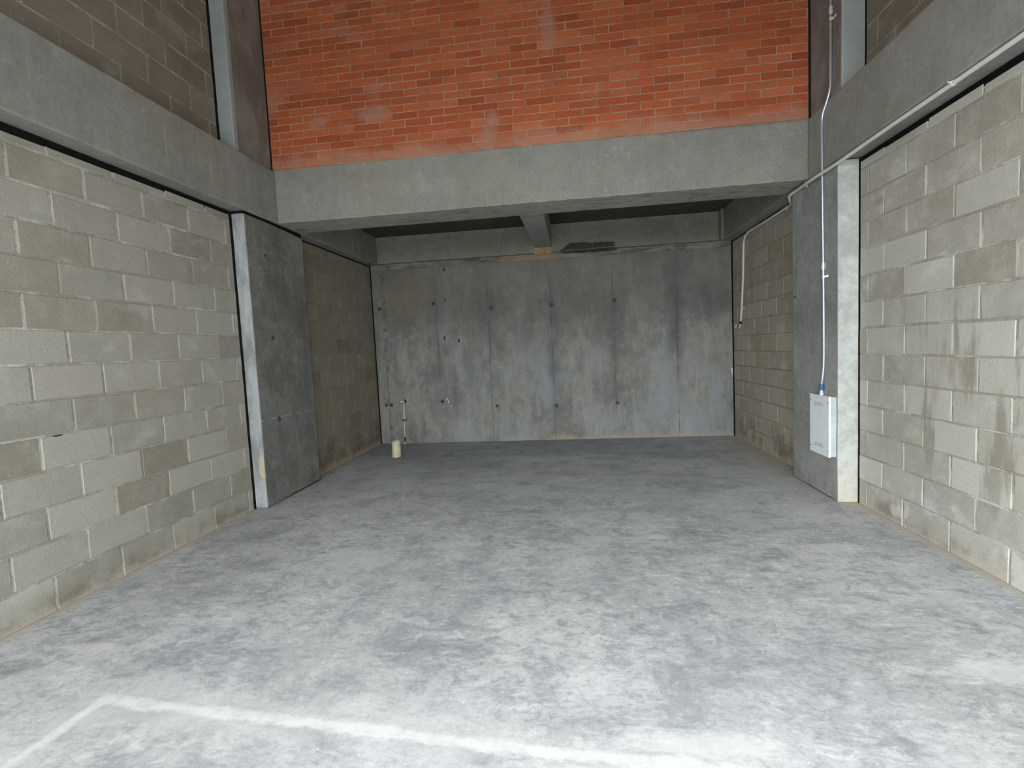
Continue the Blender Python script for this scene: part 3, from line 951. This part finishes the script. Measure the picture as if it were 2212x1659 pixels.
bm_box(bm, XWR + 0.012, XWR + 0.13, YCR1, YBACK, ZW, ZB0 - 0.002)
bm_box(bm, XWR - 0.014, XWR + 0.13, YBACK - 0.012, YBACK + 0.003, 0.0, ZB0 - 0.002, 0.003)
bm_box(bm, XUR - 0.003, XUR + 0.13, YCR0 - 0.016, YCR0 + 0.003, 3.12, ZROOF, 0.003)
bm_box(bm, 2.059, 2.079, 4.566, 4.66, 3.152, ZROOF)
structure(link_mesh('trim_2', bm, M['filler']), 'black joint filler around the right block walls', 'joint')

# ------------------------------------------------------------------ electrical panel box on the right column
BX, BY0, BY1, BZ0, BZ1 = 1.997, 4.112, 4.422, 0.357, 0.844
box = thing('electrical_panel_box', 'light grey metal electrical panel box on the right concrete column', 'electrical box', (XBR, 4.27, BZ0))
bm = bmesh.new()
bm_box(bm, BX + 0.004, XBR + 0.002, BY0 + 0.004, BY1 - 0.004, BZ0 + 0.004, BZ1 - 0.004, 0.002)
link_mesh('body', bm, M['box_body'], box)
bm = bmesh.new()
bm_box(bm, BX - 0.001, BX + 0.0035, BY0, BY1, BZ0, BZ1, 0.0012)
bm_box(bm, BX, BX + 0.014, BY0 - 0.0012, BY0 + 0.0015, BZ0, BZ1, 0.0004)
bm_box(bm, BX, BX + 0.014, BY0, BY1, BZ0 - 0.0012, BZ0 + 0.0015, 0.0004)
cover = link_mesh('cover', bm, M['box'], box)
for zc in (BZ1 - 0.066, BZ1 - 0.082, BZ0 + 0.082, BZ0 + 0.066):      # two rows of louvre slots at each end
    bm = bmesh.new()
    for q in range(4):
        ya = BY0 + 0.088 + q * 0.036
        bm_box(bm, BX - 0.0016, BX, ya, ya + 0.028, zc - 0.0018, zc + 0.0018)
    link_mesh('louvre_row', bm, M['dark'], cover)
for y, z in ((BY0 + 0.022, BZ1 - 0.05), (BY1 - 0.016, BZ1 - 0.05), (BY0 + 0.022, BZ0 + 0.05), (BY1 - 0.016, BZ0 + 0.05)):
    bm = bmesh.new()
    tube(bm, [(BX, y, z), (BX - 0.0025, y, z), (BX - 0.0035, y, z)], 0.005, 12, True, [0.005, 0.005, 0.0035])
    link_mesh('screw', bm, M['dark'], cover)
bm = bmesh.new()
bm_box(bm, XBR - 0.004, XBR + 0.001, BY1 - 0.004, BY1 + 0.012, BZ1 - 0.075, BZ1 - 0.06, 0.001)
link_mesh('mounting_tab', bm, M['dark'], box)

# ------------------------------------------------------------------ steel conduit from the box to the roof
XC = XBR - 0.0135
con = thing('steel_conduit', 'shiny steel conduit rising from the panel box up the right column', 'conduit', (XC, 4.29, BZ1))
pts = spline([(2.030, 4.297, BZ1 + 0.085), (2.030, 4.294, 0.935), (2.036, 4.283, 1.03), (XC, 4.279, 1.15), (XC, 4.279, 1.45), (XC, 4.284, 1.80), (XC, 4.293, 2.2),
              (XC, 4.298, 2.55), (XC, 4.302, 2.85), (XC, 4.303, 3.0), (XC + 0.002, 4.290, 3.075), (2.056, 4.245, 3.17), (2.064, 4.226, 3.25), (2.064, 4.222, 3.4),
              (2.064, 4.218, 3.8), (2.064, 4.215, 4.6), (2.064, 4.215, ZROOF - 0.02)], 8)
bm = bmesh.new(); tube(bm, pts, 0.0112, 16)
link_mesh('tube', bm, M['emt'], con, True)
bm = bmesh.new()
tube(bm, [(2.030, 4.297, BZ1 + 0.036), (2.030, 4.297, BZ1 + 0.04), (2.030, 4.296, BZ1 + 0.082), (2.030, 4.296, BZ1 + 0.086)], 0.02, 18, True, [0.0175, 0.0185, 0.0185, 0.0175])
link_mesh('blue_coupling', bm, M['blue'], con, True)['label'] = 'blue coupling'
bm = bmesh.new()
tube(bm, [(2.030, 4.298, BZ1 - 0.004), (2.030, 4.298, BZ1 + 0.012), (2.030, 4.298, BZ1 + 0.0121), (2.030, 4.297, BZ1 + 0.037)], 0.017, 16, True, [0.019, 0.019, 0.014, 0.014])
link_mesh('connector', bm, M['emt_lite'], con)
for (x, y, z) in ((XC, 4.286, 1.885), (2.064, 4.216, 3.80)):
    bm = bmesh.new()
    tube(bm, [(x, y, z - 0.028), (x, y, z - 0.026), (x, y, z + 0.026), (x, y, z + 0.028)], 0.014, 16, True, [0.0125, 0.0145, 0.0145, 0.0125])
    link_mesh('coupling', bm, M['emt_lite'], con)
for (x, y, z, wx) in ((XC, 4.284, 1.80, XBR), (2.064, 4.216, 3.735, 2.078)):
    bm = bmesh.new()
    tube(bm, [(x, y, z - 0.009), (x, y, z + 0.009)], 0.0138, 16)
    bm_box(bm, wx - 0.004, wx + 0.001, y - 0.052, y - 0.008, z - 0.009, z + 0.009, 0.001)
    s_ = link_mesh('strap', bm, M['emt_lite'], con)
    bm = bmesh.new()
    ngon_disc(bm, (wx - 0.003, y - 0.038, z), (-1, 0, 0), 0.006, 0.005, 10, 0.004)
    link_mesh('strap_screw', bm, M['emt_lite'], s_)

# ------------------------------------------------------------------ white water pipe under the right beam
wp = thing('water_pipe', 'thin white plastic water pipe under the right beam, dropping down the rear wall', 'pipe', (2.07, FRONT_Y + 0.05, 2.637))
RP = 0.0132
path = [(2.070, FRONT_Y + 0.05, 2.638), (2.070, 2.2, 2.637), (2.071, 2.8, 2.637), (2.070, 3.3, 2.637), (2.063, 3.7, 2.633), (2.036, 4.02, 2.613), (2.014, 4.28, 2.606),
        (2.012, 4.42, 2.606), (2.030, 4.62, 2.615), (2.037, 4.76, 2.619), (2.034, 4.855, 2.616), (2.042, 4.895, 2.604), (2.075, 4.960, 2.585), (2.125, 5.055, 2.585),
        (2.165, 5.17, 2.603), (2.183, 5.30, 2.612), (2.185, 5.55, 2.612), (2.185, 5.9, 2.613), (2.185, 6.25, 2.617), (2.185, 6.40, 2.610), (2.185, 6.487, 2.585), (2.185, 6.535, 2.53),
        (2.185, 6.552, 2.44), (2.185, 6.556, 2.33), (2.185, 6.572, 2.15), (2.185, 6.596, 1.98), (2.185, 6.642, 1.73), (2.185, 6.692, 1.535)]
bm = bmesh.new(); tube(bm, spline(path, 8), RP, 16)
link_mesh('tube', bm, M['pvc'], wp, True)
for i, (p, d, wall_v) in enumerate((((2.071, 2.99, 2.637), (0, 1, 0), (0, 0, 1)), ((2.033, 4.565, 2.612), (0.1, 1, 0.03), (1, 0, 0.4)), ((2.183, 5.30, 2.612), (0.1, 1, 0), (1, 0, 0)),
                                    ((2.185, 6.385, 2.613), (0, 1, -0.2), (1, 0, 0)), ((2.185, 6.556, 2.33), (0, 0.05, -1), (1, 0, 0)), ((2.185, 6.636, 1.715), (0, 0.15, -1), (1, 0, 0)))):
    p, d, wv = Vector(p), Vector(d).normalized(), Vector(wall_v).normalized()
    sd = d.cross(wv).normalized()
    bm = bmesh.new()
    tube(bm, [p - d * 0.009, p + d * 0.009], RP + 0.0028, 16)
    big = 0.026 if i in (0, 1) else 0.060 if i == 5 else 0.022
    tube(bm, [p + wv * 0.008 - sd * big, p + wv * 0.008 + sd * big], 0.0048, 8)
    link_mesh('clip', bm, M['pvc'], wp)
v = bmesh.new()
tube(v, [(2.185, 6.688, 1.556), (2.185, 6.698, 1.522)], 0.0165, 14)
link_mesh('dark_sleeve', v, M['dark'], wp, True)
v = bmesh.new()
tube(v, [(2.185, 6.698, 1.530), (2.184, 6.703, 1.515), (2.182, 6.712, 1.492), (2.181, 6.716, 1.472), (2.181, 6.718, 1.462)], 0.016, 16, True, [0.0155, 0.017, 0.0145, 0.0165, 0.012])
valve = link_mesh('end_valve', v, M['chrome'], wp, True)
v = bmesh.new()
tube(v, [(2.178, 6.712, 1.497), (2.166, 6.755, 1.497), (2.160, 6.775, 1.496)], 0.007, 10)
tube(v, [(2.158, 6.778, 1.470), (2.156, 6.785, 1.482), (2.156, 6.786, 1.500), (2.160, 6.780, 1.517)], 0.008, 10, True, [0.006, 0.011, 0.011, 0.007])
link_mesh('brass_handle', v, M['brass'], valve)['label'] = 'brass valve handle'

# ------------------------------------------------------------------ cream drain stub in the floor
dp = thing('drain_pipe', 'short cream plastic drain pipe standing up from the floor', 'pipe', (-2.325, 6.12, 0))
bm = bmesh.new()
RO, RI, H = 0.0575, 0.052, 0.205
ringdef = [(RO, -0.02), (RO, H - 0.022), (RO - 0.0006, H - 0.020)]
ringi = [(RI, H - 0.020), (RI, 0.01)]
tilt = Matrix.Rotation(math.radians(1.6), 3, 'Y')


def lathe(bm, prof, seg=36, base=(0, 0, 0), close_bottom=False, rot=None):
    rs = []
    for r, z in prof:
        ring = []
        for k in range(seg):
            p = Vector((r * math.cos(2 * math.pi * k / seg), r * math.sin(2 * math.pi * k / seg), z))
            if rot is not None:
                p = rot @ p
            ring.append(bm.verts.new(p + Vector(base)))
        rs.append(ring)
    for i in range(len(rs) - 1):
        for k in range(seg):
            bm.faces.new([rs[i][k], rs[i][(k + 1) % seg], rs[i + 1][(k + 1) % seg], rs[i + 1][k]])
    if close_bottom:
        bm.faces.new(rs[-1])


PB = (-2.325, 6.12, 0)
lathe(bm, ringdef + ringi, 36, PB, True, tilt)
link_mesh('pipe_wall', bm, M['pvc_cream'], dp, True)
bm = bmesh.new()
lathe(bm, [(RO - 0.001, H - 0.020), (RO + 0.0012, H - 0.019), (RO + 0.0012, H - 0.001), (RO, H), (RI, H), (RI - 0.0004, H - 0.020)], 36, PB, False, tilt)
link_mesh('cut_rim', bm, M['pvc_cut'], dp)['label'] = 'pale blue cut rim'

# ------------------------------------------------------------------ thin riser on the back wall
YP = YBACK - 0.024
rs_ = thing('riser_pipe', 'thin white riser pipe with a stop valve low on the back wall', 'pipe', (-2.520, YP, 0))
bm = bmesh.new(); tube(bm, [(-2.500, YP, 0.605), (-2.508, YP, 0.35), (-2.517, YP, 0.075)], 0.0105, 14)
link_mesh('tube', bm, M['pvc'], rs_, True)
bm = bmesh.new()
tube(bm, [(-2.517, YP, 0.10), (-2.518, YP, 0.078), (-2.520, YP, 0.02), (-2.520, YP, -0.005)], 0.01, 12, True, [0.0125, 0.0125, 0.0075, 0.0075])
link_mesh('lower_joint', bm, M['plug'], rs_)
bm = bmesh.new(); tube(bm, [(-2.52, YP, -0.004), (-2.52, YP, 0.006), (-2.52, YP, 0.016)], 0.014, 12, True, [0.02, 0.018, 0.008])
link_mesh('floor_collar', bm, M['white'], rs_)
bm = bmesh.new()
tube(bm, spline([(-2.499, YP, 0.595), (-2.500, YP - 0.004, 0.63), (-2.506, YP - 0.014, 0.642), (-2.522, YP - 0.022, 0.642)], 6), 0.0145, 14)
el = link_mesh('elbow', bm, M['chrome'], rs_, True)
bm = bmesh.new()
tube(bm, [(-2.518, YP - 0.020, 0.640), (-2.534, YP - 0.028, 0.634), (-2.542, YP - 0.032, 0.632)], 0.02, 14, True, [0.016, 0.022, 0.020])
link_mesh('stop_knob', bm, M['white'], el)
bm = bmesh.new()
bm_box(bm, -2.496, -2.468, YP - 0.006, YBACK + 0.002, 0.612, 0.660, 0.004)
link_mesh('wall_socket', bm, M['dark'], el)
bm = bmesh.new()
tube(bm, [(-2.509, YP, 0.338), (-2.509, YP, 0.366)], 0.0135, 14)
bm_box(bm, -2.545, -2.472, YP + 0.008, YBACK + 0.001, 0.333, 0.366, 0.004)
cl = link_mesh('wall_clamp', bm, M['plug'], rs_)
bm = bmesh.new(); ngon_disc(bm, (-2.485, YP + 0.009, 0.352), (0, -1, 0), 0.008, 0.006, 10)
link_mesh('clamp_screw', bm, M['chrome'], cl)

# ------------------------------------------------------------------ small white leftovers on the back wall
for (x, z, a, b, lab) in ((-1.843, 0.646, .013, .016, 'upper white plaster dab low on the back wall, right of the riser pipe'),
                          (-1.824, 0.606, .011, .024, 'lower white plaster dab low on the back wall, right of the riser pipe')):
    bm = bmesh.new()
    tube(bm, [(x, YBACK + 0.002, z), (x, YBACK - 0.006, z), (x, YBACK - 0.010, z)], 1.0, 12, True, [a, a, a * 0.5])
    for vv in bm.verts:
        vv.co.z = z + (vv.co.z - z) * b / a
    tag(link_mesh('plaster_dab', bm, M['white'], None, True, (x, YBACK, z - b)), lab, 'plaster', 'white plaster dabs on the back wall')
bm = bmesh.new()
vsq = [bm.verts.new(p) for p in ((2.160, YBACK - 0.006, 0.928), (2.183, YBACK - 0.006, 0.928), (2.185, YBACK - 0.006, 0.826), (2.176, YBACK - 0.006, 0.845))]
f_ = bm.faces.new(vsq)
ex = bmesh.ops.extrude_face_region(bm, geom=[f_])
bmesh.ops.translate(bm, verts=[e for e in ex['geom'] if isinstance(e, bmesh.types.BMVert)], vec=(0, 0.008, 0))
tag(link_mesh('mortar_chip', bm, M['white'], None, False, (2.172, YBACK, 0.826)), 'white chip of mortar stuck in the right rear corner', 'chip')
